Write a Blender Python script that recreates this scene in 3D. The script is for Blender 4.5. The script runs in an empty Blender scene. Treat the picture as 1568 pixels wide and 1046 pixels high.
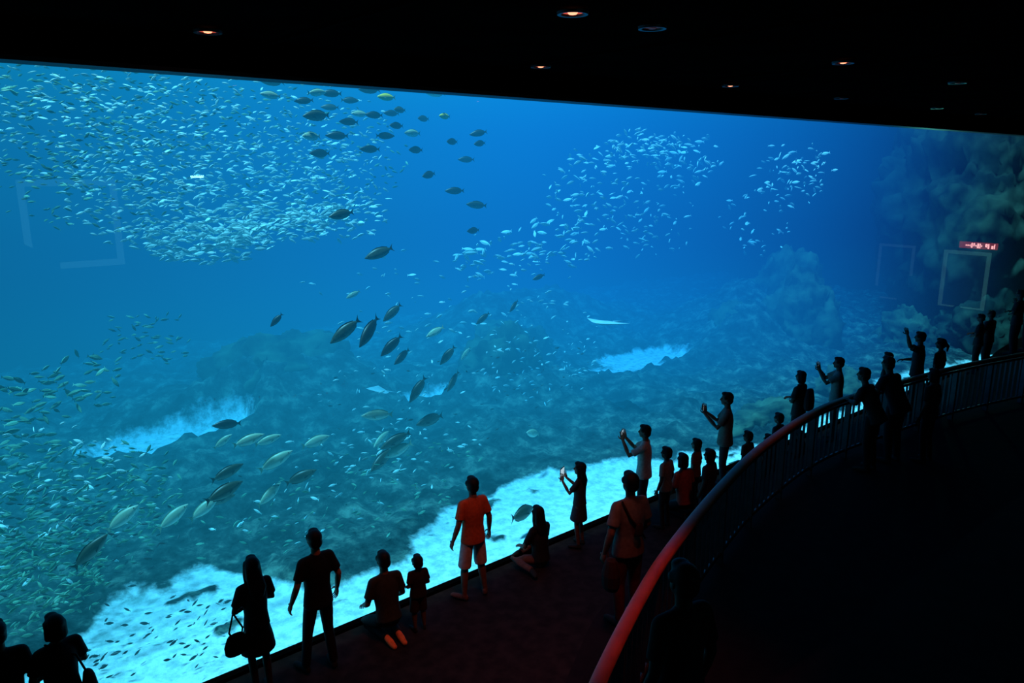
import bpy, bmesh, math, random
from mathutils import Vector, Matrix, noise, Euler
random.seed(7)
D=bpy.data; SC=bpy.context.scene; COL=SC.collection
try:
    SC.view_settings.view_transform='Standard'
except Exception: pass
R=math.radians
ANG=R(40.1)
M=Matrix.Translation((-3.41,7.63,0))@Matrix.Rotation(ANG,4,'Z')   # local: x along window, +y into the tank, -y hall
def W(s,w,z=0): return M@Vector((s,-w,z))

# ---------------------------------------------------------------- materials
def mat(name,col=(.5,.5,.5),rough=.7,metal=0,emis=None,es=0,noise_scale=None,col2=None,bump=0,spec=.3):
    m=D.materials.new(name);m.use_nodes=True;nt=m.node_tree;b=nt.nodes['Principled BSDF']
    b.inputs['Base Color'].default_value=(*col,1);b.inputs['Roughness'].default_value=rough
    b.inputs['Metallic'].default_value=metal
    b.inputs['Specular IOR Level'].default_value=spec
    if emis:
        b.inputs['Emission Color'].default_value=(*emis,1);b.inputs['Emission Strength'].default_value=es
    if noise_scale:
        tc=nt.nodes.new('ShaderNodeTexCoord');n=nt.nodes.new('ShaderNodeTexNoise');n.inputs['Scale'].default_value=noise_scale
        n.inputs['Detail'].default_value=5
        nt.links.new(tc.outputs['Object'],n.inputs['Vector'])
        if col2:
            r=nt.nodes.new('ShaderNodeValToRGB');r.color_ramp.elements[0].position=.35;r.color_ramp.elements[1].position=.65
            r.color_ramp.elements[0].color=(*col,1);r.color_ramp.elements[1].color=(*col2,1)
            nt.links.new(n.outputs['Fac'],r.inputs['Fac']);nt.links.new(r.outputs['Color'],b.inputs['Base Color'])
        if bump:
            bp=nt.nodes.new('ShaderNodeBump');bp.inputs['Strength'].default_value=bump
            nt.links.new(n.outputs['Fac'],bp.inputs['Height']);nt.links.new(bp.outputs['Normal'],b.inputs['Normal'])
    return m
m_black=mat('black_paint',(.002,.002,.002),.9,noise_scale=3,col2=(.004,.004,.004),spec=.0)
m_wall=mat('dark_wall',(.006,.006,.008),.9,noise_scale=2,col2=(.01,.01,.012),spec=.1)
m_ceil=mat('dark_ceiling',(.0012,.0012,.0012),.9,noise_scale=2,col2=(.0025,.0025,.0025),spec=.0)
m_floor=mat('dark_carpet',(.014,.011,.012),.85,noise_scale=6,col2=(.030,.023,.023),bump=.15,spec=.06)
m_tier=mat('dark_tier_carpet',(.008,.007,.009),.85,noise_scale=6,col2=(.014,.012,.014),bump=.1,spec=.08)
m_rail=mat('rail_wood',(.34,.07,.04),.45,noise_scale=5,col2=(.45,.10,.05))
m_steel=mat('rail_steel',(.06,.06,.07),.45,.6,noise_scale=9,col2=(.09,.09,.1))
m_trim=mat('window_trim',(.03,.04,.05),.5,noise_scale=5,col2=(.05,.06,.07))

def obj(name,me,mats=(),M_=None,parent=None):
    o=D.objects.new(name,me);COL.objects.link(o)
    for m in mats: me.materials.append(m)
    if M_ is not None:o.matrix_world=M_
    if parent:o.parent=parent
    return o
def bm_box(bm,a,b,mi=0):
    (x0,y0,z0),(x1,y1,z1)=a,b
    v=[bm.verts.new(p) for p in [(x0,y0,z0),(x1,y0,z0),(x1,y1,z0),(x0,y1,z0),(x0,y0,z1),(x1,y0,z1),(x1,y1,z1),(x0,y1,z1)]]
    for f in [(3,2,1,0),(4,5,6,7),(0,1,5,4),(1,2,6,5),(2,3,7,6),(3,0,4,7)]:
        F=bm.faces.new([v[i] for i in f]);F.material_index=mi
def to_obj(name,bm,mats,M_=None,smooth=False,parent=None):
    me=D.meshes.new(name);bm.normal_update();bm.to_mesh(me);bm.free()
    if smooth:
        for p in me.polygons:p.use_smooth=True
    return obj(name,me,mats,M_,parent)
def box(name,a,b,m):
    bm=bmesh.new();bm_box(bm,a,b);return to_obj(name,bm,[m],M)

S0,S1=-15,27
# ---------------------------------------------------------------- hall shell
box('floor',(S0,-14,-.2),(S1,0,0),m_floor)
box('ceiling',(S0-.3,-14.3,6.9),(S1+.3,0,8.6),m_ceil)
box('wall_back',(S0-.3,-14.3,-.2),(S1+.3,-14,6.9),m_wall)
box('wall_left',(S0-.3,-14,-.2),(S0,0,6.9),m_wall)
box('wall_right',(S1,-14,-.2),(S1+.3,0,6.9),m_wall)
box('wall_front',(S0,-.25,6.6),(S1,0,6.9),m_black)
box('trim_1',(S0,-.29,6.56),(S1,-.0,6.6),m_trim)
box('trim_2',(S0,-.10,0.0),(S1,-.0,.05),m_black)
# ceiling grid strips
bm=bmesh.new()
for s in range(-14,27,3):
    bm_box(bm,(s,-13.9,6.87),(s+.06,-.3,6.9))
to_obj('trim_3',bm,[mat('ceiling_batten',(.002,.002,.002),.8,noise_scale=4,col2=(.003,.003,.003),spec=.0)],M)

# tier platform
edge=[(-6,8.0),(-3,6.9),(0,5.0),(1.5,3.9),(2.6,3.2),(3.6,2.7),(5.3,2.4),(7,2.0),(9.2,1.75),(11.5,1.7),(13.7,1.6),(15.8,1.65),(18,1.5),(21,1.0),(24,.85),(27,.85)]
def catmull(P,n=8):
    out=[]
    Q=[P[0]]+list(P)+[P[-1]]
    for i in range(1,len(Q)-2):
        p0,p1,p2,p3=[Vector(q) for q in Q[i-1:i+3]]
        for k in range(n):
            t=k/n
            out.append(.5*((2*p1)+(p2-p0)*t+(2*p0-5*p1+4*p2-p3)*t*t+(3*p1-p0-3*p2+p3)*t**3))
    out.append(Vector(P[-1]));return out
ec=catmull([Vector((a,b,0)) for a,b in edge],5)
def platform(name,curve,z1,wback,m):
    bm=bmesh.new();rows=[]
    for p in curve:
        rows.append([bm.verts.new((p.x,-p.y,0.002)),bm.verts.new((p.x,-p.y,z1)),bm.verts.new((p.x,-wback,z1)),bm.verts.new((p.x,-wback,0.002))])
    for a,b in zip(rows,rows[1:]):
        for i in range(4):
            j=(i+1)%4;bm.faces.new((a[i],b[i],b[j],a[j]))
    bm.faces.new(rows[0][::-1]);bm.faces.new(rows[-1])
    bmesh.ops.recalc_face_normals(bm,faces=bm.faces)
    return to_obj(name,bm,[m],M)
platform('floor_tier',ec,.85,13.98,m_tier)
bm=bmesh.new()
bm_box(bm,(.7,-13.9,.852),(S1-.02,-5.0,1.3));bm_box(bm,(.7,-13.9,1.301),(S1-.02,-5.35,1.75))
to_obj('floor_upper_tier',bm,[m_tier],M)
box('balcony_floor',(-9,-13.95,3.8),(.3,-7.4,4.1),m_tier)

# ---------------------------------------------------------------- railing
railp=[(.95,4.88),(1.53,4.53),(2.58,4.01),(3.57,3.59),(5.28,3.0),(7.04,2.52),(9.24,2.2),(11.47,2.33),(13.67,2.58),(15.8,3.03),(18,3.6),(20.5,4.4)]
rc=catmull([Vector((a,-b,0)) for a,b in railp],10)
def sweep(bm,pts,prof,mi=0):
    rings=[]
    for i,p in enumerate(pts):
        a=pts[max(0,i-1)];b=pts[min(len(pts)-1,i+1)]
        t=(b-a).normalized();n=Vector((-t.y,t.x,0)).normalized()
        rings.append([bm.verts.new(p+n*x+Vector((0,0,z))) for x,z in prof])
    k=len(prof)
    for a,b in zip(rings,rings[1:]):
        for i in range(k):
            f=bm.faces.new((a[i],a[(i+1)%k],b[(i+1)%k],b[i]));f.material_index=mi;f.smooth=True
    bm.faces.new(rings[0][::-1]).material_index=mi;bm.faces.new(rings[-1]).material_index=mi
bm=bmesh.new()
ell=lambda a,b,n=14:[(a*math.cos(2*math.pi*i/n),b*math.sin(2*math.pi*i/n)) for i in range(n)]
up=lambda z:[p+Vector((0,0,z)) for p in rc]
sweep(bm,up(1.91),ell(.066,.04),0)
sweep(bm,up(1.83),[(-.02,-.02),(.02,-.02),(.02,.02),(-.02,.02)],1)
sweep(bm,up(.98),[(-.02,-.02),(.02,-.02),(.02,.02),(-.02,.02)],1)
L=[0]
for a,b in zip(rc,rc[1:]):L.append(L[-1]+(b-a).length)
def at(l):
    for i in range(len(L)-1):
        if L[i+1]>=l:
            t=(l-L[i])/(L[i+1]-L[i]);return rc[i].lerp(rc[i+1],t),(rc[i+1]-rc[i]).normalized()
    return rc[-1],(rc[-1]-rc[-2]).normalized()
l=.05;k=0
while l<L[-1]:
    p,t=at(l);n=Vector((-t.y,t.x,0))
    post=(k%7==0)
    a,b,z0=(.022,.045,.852) if post else (.007,.018,.97)
    q=[p+t*a*sx+n*b*sy for sx,sy in ((-1,-1),(1,-1),(1,1),(-1,1))]
    lo=[bm.verts.new(v+Vector((0,0,z0))) for v in q];hi=[bm.verts.new(v+Vector((0,0,1.84))) for v in q]
    for i in range(4):
        f=bm.faces.new((lo[i],lo[(i+1)%4],hi[(i+1)%4],hi[i]));f.material_index=1
    f=bm.faces.new(lo[::-1]);f.material_index=1
    l+=.17;k+=1
to_obj('guard_railing',bm,[m_rail,m_steel],M)

# ---------------------------------------------------------------- ceiling downlights
m_ring=mat('downlight_ring',(.05,.04,.04),.4,.5,noise_scale=20,col2=(.07,.06,.05))
m_lampA=mat('downlight_lens_lit',(.5,.1,.05),.4,emis=(1,.10,.04),es=.6,noise_scale=9,col2=(.6,.15,.08))
m_lampC=mat('downlight_core_lit',(.9,.5,.3),.4,emis=(1,.28,.14),es=2.6,noise_scale=9,col2=(.8,.5,.3))
m_lampD=mat('downlight_lens_dim',(.05,.02,.015),.4,emis=(1,.2,.12),es=.02,noise_scale=9,col2=(.07,.03,.02))
def ring_z(bm,c,r0,z0,r1,z1,n=24,mi=0):
    a=[bm.verts.new((c[0]+r0*math.cos(2*math.pi*i/n),c[1]+r0*math.sin(2*math.pi*i/n),z0)) for i in range(n)]
    b=[bm.verts.new((c[0]+r1*math.cos(2*math.pi*i/n),c[1]+r1*math.sin(2*math.pi*i/n),z1)) for i in range(n)]
    for i in range(n):
        bm.faces.new((a[i],a[(i+1)%n],b[(i+1)%n],b[i])).material_index=mi
    return b
def downlight(x,y,lit):
    bm=bmesh.new();c=(0,0)
    ring_z(bm,c,.125,0,.12,-.022);ring_z(bm,c,.12,-.022,.095,-.02);ring_z(bm,c,.095,-.02,.085,-.004)
    b=ring_z(bm,c,.085,-.004,.04,-.006,mi=1)
    bm.faces.new(b).material_index=2
    ring_z(bm,c,.04,-.006,.03,-.018,mi=2);b=ring_z(bm,c,.03,-.018,.01,-.022,mi=2);bm.faces.new(b).material_index=2
    to_obj('ceiling_downlight',bm,[m_ring,m_lampA if lit else m_lampD,m_lampC if lit else m_lampD],Matrix.Translation((x,y,6.87)),True)
for x,y,lit in [(-2.68,7.2,1),(.34,9.6,1),(3.2,11.8,1),(.47,6.36,1),(3.78,9.25,1),(1.2,7.0,0),(5.7,13.9,0),(8.6,16.2,0),(6.3,11.4,0),(10.5,17.9,0)]:
    downlight(x,y,lit)
def spot(name,loc,tgt,e,col,size=70,blend=1,rad=.08):
    l=D.lights.new(name,'SPOT');l.energy=e;l.color=col;l.spot_size=R(size);l.spot_blend=blend;l.shadow_soft_size=rad
    o=D.objects.new(name,l);COL.objects.link(o);o.location=loc
    o.rotation_euler=(Vector(tgt)-Vector(loc)).to_track_quat('-Z','Y').to_euler();return o
RED=(1,.21,.11)
spot('downlight_beam',(.47,6.36,6.8),(-.45,9.1,.6),300,RED,54)
spot('downlight_beam',(.34,9.6,6.8),(.2,9.5,0),45,RED,60)
spot('downlight_beam',(-2.68,7.2,6.8),(-2.6,7.1,0),45,RED,50)
spot('downlight_beam',(1.6,5.4,6.8),(1.2,6.2,1.8),260,(1,.10,.04),38)
spot('downlight_beam',(3.78,9.25,6.8),(2.7,11.8,.6),70,RED,44)

# ---------------------------------------------------------------- lit things on the hall walls (they mirror in the acrylic)
m_scr=mat('display_glow',(.1,.3,.4),.5,emis=(.12,.60,.8),es=1.4,noise_scale=4,col2=(.1,.3,.4))
def frame_back(name,s0,s1,z0,z1,t,m):
    bm=bmesh.new()
    for a,b in [((s0,z0),(s1,z0+t)),((s0,z1-t),(s1,z1)),((s0,z0+t),(s0+t,z1-t)),((s1-t,z0+t),(s1,z1-t))]:
        bm_box(bm,(a[0],-13.99,a[1]),(b[0],-13.93,b[1]))
    to_obj(name,bm,[m],M)
frame_back('display_frame',.7,2.9,3.2,5.4,.16,m_scr)
def frame_end(name,w0,w1,z0,z1,t,m):
    bm=bmesh.new()
    for a,b in [((w0,z1-t),(w1,z1)),((w0,z0),(w0+t,z1-t)),((w1-t,z0),(w1,z1-t)),((w0+t,z0),(w1-t,z0+.05))]:
        bm_box(bm,(S1-.06,-b[0],a[1]),(S1-.005,-a[0],b[1]))
    to_obj(name,bm,[m],M)
m_door=mat('doorway_glow',(.3,.6,.5),.5,emis=(.20,.72,.66),es=.3,noise_scale=4,col2=(.3,.6,.5))
m_door2=mat('display_glow_dim',(.1,.3,.4),.5,emis=(.15,.5,.8),es=.22,noise_scale=4,col2=(.1,.3,.4))
frame_end('door_1',1.4,2.9,.86,2.85,.12,m_door)
frame_end('display_frame',3.9,5.2,.86,2.9,.09,m_door2)
# dim lit panel inside the doorway
box('door_panel',(S1-.04,-2.76,.93),(S1-.006,-1.54,2.71),mat('door_panel_glow',(.02,.05,.07),.4,emis=(.05,.25,.35),es=.10,noise_scale=2.5,col2=(.03,.08,.1)))
bm=bmesh.new();random.seed(3)
y=1.3
bm_box(bm,(S1-.10,-2.42,2.96),(S1-.01,-1.24,3.18),0)
while y<2.34:
    wd=random.choice([.03,.045,.06]);
    if random.random()<.85:
        bm_box(bm,(S1-.115,-(y+wd),2.99+random.choice([0,.05])),(S1-.10,-y,3.15-random.choice([0,0,.06])),1)
    y+=wd+.018
to_obj('led_sign',bm,[mat('sign_body',(.1,.02,.02),.5,emis=(1,.1,.1),es=.8,noise_scale=4,col2=(.1,.02,.02)),mat('sign_led',(.8,.2,.2),.5,emis=(1,.45,.45),es=7,noise_scale=4,col2=(.8,.3,.3))],M)
bm=bmesh.new()
bm_box(bm,(4.75,-13.99,5.38),(5.15,-13.93,5.5),0);bm_box(bm,(4.78,-13.93,5.405),(5.12,-13.90,5.475),1)
to_obj('wall_lamp',bm,[m_steel,mat('wall_lamp_glow',(.5,.8,1),.5,emis=(.25,.8,1),es=60,noise_scale=4,col2=(.5,.8,1))],M)

# ---------------------------------------------------------------- acrylic window
m=D.materials.new('acrylic');m.use_nodes=True;nt=m.node_tree;nt.nodes.clear()
o_=nt.nodes.new('ShaderNodeOutputMaterial');tr=nt.nodes.new('ShaderNodeBsdfTransparent');gl=nt.nodes.new('ShaderNodeBsdfGlossy')
gl.inputs['Roughness'].default_value=0;fr=nt.nodes.new('ShaderNodeFresnel');fr.inputs['IOR'].default_value=1.45;mx=nt.nodes.new('ShaderNodeMixShader')
nt.links.new(fr.outputs[0],mx.inputs[0]);nt.links.new(tr.outputs[0],mx.inputs[1]);nt.links.new(gl.outputs[0],mx.inputs[2]);nt.links.new(mx.outputs[0],o_.inputs['Surface'])
bm=bmesh.new();vs=[bm.verts.new(p) for p in [(S0,.02,0),(S1,.02,0),(S1,.02,6.6),(S0,.02,6.6)]];bm.faces.new(vs)
to_obj('window_1',bm,[m],M)

# ---------------------------------------------------------------- water volume
TS0,TS1,TD,TZ=-14,40,18,8.6
m=D.materials.new('sea_water_glow');m.use_nodes=True;nt=m.node_tree;nt.nodes.clear()
o_=nt.nodes.new('ShaderNodeOutputMaterial');em=nt.nodes.new('ShaderNodeEmission');ab=nt.nodes.new('ShaderNodeVolumeAbsorption');ad=nt.nodes.new('ShaderNodeAddShader')
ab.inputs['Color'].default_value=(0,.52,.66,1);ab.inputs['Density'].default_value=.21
em.inputs['Strength'].default_value=.096  # water glows by itself: scattered light and haze put in as emission
tc=nt.nodes.new('ShaderNodeTexCoord');sx=nt.nodes.new('ShaderNodeSeparateXYZ')
nt.links.new(tc.outputs['Object'],sx.inputs[0])
def ramp(src,lo,hi,stops):
    mr=nt.nodes.new('ShaderNodeMapRange');mr.inputs['From Min'].default_value=lo;mr.inputs['From Max'].default_value=hi
    nt.links.new(src,mr.inputs['Value']);r=nt.nodes.new('ShaderNodeValToRGB');e=r.color_ramp.elements
    for i,(p,c) in enumerate(stops):
        q=(p-lo)/(hi-lo)
        el=e[i] if i<2 else e.new(q)
        el.position=q;el.color=(*c,1)
    nt.links.new(mr.outputs[0],r.inputs['Fac']);return r.outputs['Color']
c1=ramp(sx.outputs[0],-6,32,[(-6,(.006,.17,.28)),(32,(.003,.016,.022)),(0,(.007,.24,.44)),(5,(.008,.29,.58)),(10,(.006,.28,.68)),(17,(.005,.19,.64)),(22,(.003,.06,.26)),(26,(.002,.025,.06))])  # light falloff along the window painted into the glow colour
c2=ramp(sx.outputs[2],-.5,8.5,[(-.5,(1,.82,.66)),(8.5,(1,1.35,1.15)),(1.5,(1,1,.88)),(4,(1,.76,.84)),(6.5,(1,.94,1))])  # light from above painted into the glow, brightest near the surface
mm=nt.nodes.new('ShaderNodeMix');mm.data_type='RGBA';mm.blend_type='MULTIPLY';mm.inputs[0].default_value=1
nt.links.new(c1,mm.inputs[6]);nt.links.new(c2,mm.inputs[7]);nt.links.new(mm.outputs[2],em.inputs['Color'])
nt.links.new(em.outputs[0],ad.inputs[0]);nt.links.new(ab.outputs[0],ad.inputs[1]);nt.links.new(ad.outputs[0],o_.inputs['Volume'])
try: m.cycles.volume_step_rate=2.0
except Exception as e: print('no step rate',e)
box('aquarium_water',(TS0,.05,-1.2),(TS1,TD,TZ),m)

# tank walls
m_tank=mat('tank_wall',(.01,.03,.05),.9,noise_scale=.5,col2=(.02,.06,.08))
box('tank_wall_back',(TS0-.3,TD+.01,-1.2),(TS1+.3,TD+.3,TZ),m_tank)
box('tank_wall_left',(TS0-.3,.02,-1.2),(TS0-.01,TD,TZ),m_tank)
box('tank_wall_right',(TS1+.01,.02,-1.2),(TS1+.3,TD,TZ),m_tank)

# sea bed
def N(x,y,z=0,o=4): return noise.fractal(Vector((x,y,z)),1.0,2.0,o)
bumps=[(5.2,9.9,1.3,2.8,1.8),(10.3,7.5,.9,1.6,1.5),(-4,5,.3,3,1.5),(13.5,12,1.4,3,2),(19.8,6.0,1.1,1.8,1.3),(23,8,1.8,3,2),(-6,12,1.5,4,3),(17.5,12.5,1.0,3,2)]
patches=[(2.4,9.1,2.1,.85),(16,7.3,2.3,1.0),(8.3,8.0,.9,.5)]
BK=[(-14,.3),(-3,.6),(-1.2,1.6),(-.4,2.8),(.8,3.0),(1.5,2.2),(2.1,1.1),(2.9,1.0),(3.6,1.3),(4.6,1.9),(6,2.4),(7.5,2.3),(9,1.8),(10.2,1.0),(12,.5),(17,.4),(19,1.1),(21,1.0),(23,.4),(40,.4)]
def bw(s):
    for (a,x),(b,y) in zip(BK,BK[1:]):
        if a<=s<=b: return x+(y-x)*(s-a)/(b-a)
    return 1
def bed(s,d):
    b=bw(s)+.28*N(s*.9,3.1)
    rock=min(1,max(0,(d-b)/.5+N(s*1.3,d*1.3,5)*.5))
    iso=N(s*.7+9,d*1.2,2.2)
    if d<b and iso>.42: rock=max(rock,min(1,(iso-.42)*8)*.8)
    z=-.28+.03*N(s*1.2,d*1.2)
    h=0
    for (a,c,hh,rs,rd) in bumps: h+=hh*math.exp(-((s-a)/rs)**2-((d-c)/rd)**2)
    pz=0
    for (a,c,rs,rd) in patches:
        q=((s-a)/rs)**2+((d-c)/rd)**2+.8*N(s*.8,d*.8,8)
        if q<1.2: pz=max(pz,min(1,(1.2-q)*1.8))
    rough=(.14+.22*N(s*.8,d*.8,1)+.22*abs(N(s*2.3,d*2.3,7)))
    far=min(1,max(0,(d-b)*.4))
    z+=rock*(1-pz)*(h+rough*(.35+.65*far))
    return z,1-rock*(1-.8*pz)
bm=bmesh.new();st=.15
ns=int((TS1-TS0-6)/st);nd=int((TD-.06)/st)
lay=bm.verts.layers.float.new('sand')
g=[]
for i in range(ns+1):
    row=[]
    for j in range(nd+1):
        s=TS0+i*st;d=.06+j*st*1.0
        z,sd=bed(s,d);v=bm.verts.new((s,d,z));v[lay]=sd;row.append(v)
    g.append(row)
for i in range(ns):
    for j in range(nd):
        bm.faces.new((g[i][j],g[i+1][j],g[i+1][j+1],g[i][j+1]))
m=D.materials.new('sea_bed');m.use_nodes=True;nt=m.node_tree;b=nt.nodes['Principled BSDF'];b.inputs['Roughness'].default_value=.95;b.inputs['Specular IOR Level'].default_value=.05
at_=nt.nodes.new('ShaderNodeAttribute');at_.attribute_name='sand'
tc=nt.nodes.new('ShaderNodeTexCoord')
n1=nt.nodes.new('ShaderNodeTexNoise');n1.inputs['Scale'].default_value=6;n1.inputs['Detail'].default_value=8;n1.inputs['Roughness'].default_value=.7
n2=nt.nodes.new('ShaderNodeTexNoise');n2.inputs['Scale'].default_value=2.0;n2.inputs['Detail'].default_value=12;n2.inputs['Roughness'].default_value=.7
n3=nt.nodes.new('ShaderNodeTexNoise');n3.inputs['Scale'].default_value=3.0;n3.inputs['Detail'].default_value=8;n3.inputs['Roughness'].default_value=.65
for n in (n1,n2,n3): nt.links.new(tc.outputs['Object'],n.inputs['Vector'])
def vr(src,stops):
    r=nt.nodes.new('ShaderNodeValToRGB');e=r.color_ramp.elements
    for i,(p,c) in enumerate(stops):
        el=e[i] if i<2 else e.new(p)
        el.position=p;el.color=(*c,1)
    nt.links.new(src,r.inputs[0]);return r.outputs[0]
sandc=vr(n1.outputs['Fac'],[(.36,(.50,.60,.56)),(.58,(.94,.96,.92))])
rockc=vr(n2.outputs['Fac'],[(.39,(.007,.015,.017)),(.69,(.22,.27,.20)),(.52,(.035,.065,.06))])
ma=nt.nodes.new('ShaderNodeMath');ma.operation='MULTIPLY_ADD';ma.inputs[1].default_value=.9;nt.links.new(n3.outputs['Fac'],ma.inputs[0]);nt.links.new(at_.outputs['Fac'],ma.inputs[2])
mr_=nt.nodes.new('ShaderNodeMapRange');mr_.inputs['From Min'].default_value=.80;mr_.inputs['From Max'].default_value=1.15;nt.links.new(ma.outputs[0],mr_.inputs[0])
mm=nt.nodes.new('ShaderNodeMix');mm.data_type='RGBA'
nt.links.new(mr_.outputs[0],mm.inputs[0]);nt.links.new(rockc,mm.inputs[6]);nt.links.new(sandc,mm.inputs[7]);nt.links.new(mm.outputs[2],b.inputs['Base Color'])
bp=nt.nodes.new('ShaderNodeBump');bp.inputs['Strength'].default_value=.5;bp.inputs['Distance'].default_value=.12
nt.links.new(n2.outputs['Fac'],bp.inputs['Height']);nt.links.new(bp.outputs[0],b.inputs['Normal'])
bed_o=to_obj('sea_bed',bm,[m],M,True)

m_rock=mat('reef_rock_mat',(.012,.025,.022),.95,noise_scale=1.6,col2=(.10,.15,.09),bump=.6,spec=.05)
def rock(name,c,r,seed,m=m_rock,sub=5,amp=.35):
    bm=bmesh.new();bmesh.ops.create_icosphere(bm,subdivisions=sub,radius=1)
    for v in bm.verts:
        p=v.co.copy();k=1+amp*N(p.x*1.5+seed,p.y*1.5,p.z*1.5,5)+.16*abs(N(p.x*6,p.y*6+seed,p.z*6,3))+.07*N(p.x*14,p.y*14+seed,p.z*14,3)
        q=Vector((p.x*r[0]*k,p.y*r[1]*k,p.z*r[2]*k))
        q+=Vector(c)
        q.y=min(max(q.y,.12),TD-.05);q.z=max(q.z,-.9);v.co=q
    return to_obj(name,bm,[m],M,True)
rock('reef_rock',(21.6,5.2,.3),(1.5,1.2,1.7),1)
rock('reef_rock',(23.4,6.8,.6),(1.4,1.3,2.0),12)
rock('reef_rock',(19.6,6.3,.0),(1.1,1.0,1.1),4)
rock('reef_rock',(10.4,7.4,.2),(1.1,.9,1.2),7)
rock('reef_rock',(11.8,8.8,.1),(1.3,1.1,1.1),9)
rock('reef_rock',(5.6,10.6,.2),(2.0,1.2,1.3),17)
rock('reef_rock',(24.6,2.9,-.1),(1.0,.9,1.0),19)
rock('reef_rock',(17.6,1.6,-.25),(1.0,.6,.55),31)
rock('reef_rock',(13.6,1.5,-.3),(1.2,.6,.45),33)
m_cliff=mat('reef_cliff_mat',(.006,.015,.014),.95,noise_scale=1.1,col2=(.04,.065,.045),bump=.6,spec=.05)
rock('reef_cliff',(30.9,2.6,3.0),(3.9,4.0,6.0),23,m_cliff,6,.3)
rock('reef_cliff',(27.5,1.6,.0),(2.6,1.3,1.5),29,m_cliff,5,.4)

# overhead light of the tank, plus an added fill for the cliff
sl=D.lights.new('tank_sunlight','SUN');sl.energy=11.5;sl.color=(.42,.90,1.0);sl.angle=R(6)
so=D.objects.new('tank_sunlight',sl);COL.objects.link(so);so.location=(-5,20,12)
dirv=M.to_3x3()@Vector((.34,.0,-1));so.rotation_euler=dirv.to_track_quat('-Z','Y').to_euler()
def point(name,p,e,col,rad=.3):
    l=D.lights.new(name,'POINT');l.energy=e;l.color=col;l.shadow_soft_size=rad
    o=D.objects.new(name,l);COL.objects.link(o);o.location=M@Vector(p)
point('cliff_fill',(24.6,3.0,4.4),200,(.35,1,.6))  # added green fill in open water, brightens the cliff's upright faces

# ---------------------------------------------------------------- fish
def fish_geo(nx=14,nr=10,deep=.19,wide=.07,fins=True):
    V=[];F=[];MI=[]
    xs=[-.37+ (.87)*i/(nx-1) for i in range(nx)]
    rings=[]
    for x in xs:
        t=(x+.37)/.87
        hh=max(.014,(.03*(1-t)+ (deep)*(math.sin(math.pi*t)**.8)) if 0<t<1 else (.03 if t<=0 else .014))
        ww=max(.01,.012*(1-t)+wide*(math.sin(math.pi*min(1,t**1.2))**.7 if 0<t<1 else 0))
        ring=[]
        for k in range(nr):
            a=2*math.pi*k/nr
            V.append((x,ww*math.cos(a),hh*math.sin(a)));ring.append(len(V)-1)
        rings.append(ring)
    for a,b in zip(rings,rings[1:]):
        for k in range(nr):
            F.append((a[k],b[k],b[(k+1)%nr],a[(k+1)%nr]));MI.append(0)
    F.append(tuple(rings[0]));MI.append(0);F.append(tuple(rings[-1][::-1]));MI.append(0)
    # tail (crescent)
    b=len(V);V+= [(-.35,0,.03),(-.35,0,-.03),(-.40,0,.07),(-.40,0,-.07),(-.5,0,.17),(-.5,0,-.17),(-.435,0,0),(-.45,0,.08),(-.45,0,-.08)]
    F+=[(b,b+1,b+6),(b,b+6,b+7,b+2),(b+1,b+3,b+8,b+6),(b+2,b+7,b+4),(b+3,b+5,b+8)];MI+=[1]*5
    if fins:
        b=len(V);ds=[(-.28,.07,.045),(-.12,.15,.05),(.05,.18,.05),(.2,.165,.04),(.3,.13,.0)]
        for x,z,e in ds: V.append((x,0,z-.02));V.append((x-.03,0,z+e))
        for i in range(4): F.append((b+2*i,b+2*i+2,b+2*i+3,b+2*i+1));MI.append(1)
        b=len(V);ds=[(-.28,-.07,.045),(-.14,-.14,.045),(.02,-.17,.04),(.12,-.17,.0)]
        for x,z,e in ds: V.append((x,0,z+.02));V.append((x-.03,0,z-e))
        for i in range(3): F.append((b+2*i,b+2*i+2,b+2*i+3,b+2*i+1));MI.append(1)
        for sg in (1,-1):
            b=len(V);V+=[(.22,sg*.06,-.02),(.20,sg*.06,-.06),(.08,sg*.12,-.09),(.11,sg*.11,-.02)];F.append((b,b+1,b+2,b+3));MI.append(1)
            b=len(V);c=(.38,sg*.045,.035);rr=.02
            V+=[(c[0]+rr,c[1],c[2]),(c[0],c[1],c[2]+rr),(c[0]-rr,c[1],c[2]),(c[0],c[1],c[2]-rr),(c[0],c[1]+sg*.014,c[2])]
            for i in range(4): F.append((b+i,b+(i+1)%4,b+4));MI.append(2)
    return V,F,MI
def fish_mat(name,back,belly,rough=.45):
    m=D.materials.new(name);m.use_nodes=True;nt=m.node_tree;b=nt.nodes['Principled BSDF'];b.inputs['Roughness'].default_value=rough
    tc=nt.nodes.new('ShaderNodeTexCoord');s=nt.nodes.new('ShaderNodeSeparateXYZ');nt.links.new(tc.outputs['Object'],s.inputs[0])
    n=nt.nodes.new('ShaderNodeTexNoise');n.inputs['Scale'].default_value=9;nt.links.new(tc.outputs['Object'],n.inputs['Vector'])
    a=nt.nodes.new('ShaderNodeMath');a.operation='MULTIPLY_ADD';a.inputs[1].default_value=.12;nt.links.new(n.outputs['Fac'],a.inputs[0]);nt.links.new(s.outputs[2],a.inputs[2])
    mr=nt.nodes.new('ShaderNodeMapRange');mr.inputs['From Min'].default_value=-.06;mr.inputs['From Max'].default_value=.16;nt.links.new(a.outputs[0],mr.inputs[0])
    mx=nt.nodes.new('ShaderNodeMix');mx.data_type='RGBA';mx.inputs[6].default_value=(*belly,1);mx.inputs[7].default_value=(*back,1)
    nt.links.new(mr.outputs[0],mx.inputs[0]);nt.links.new(mx.outputs[2],b.inputs['Base Color']);return m
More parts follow.
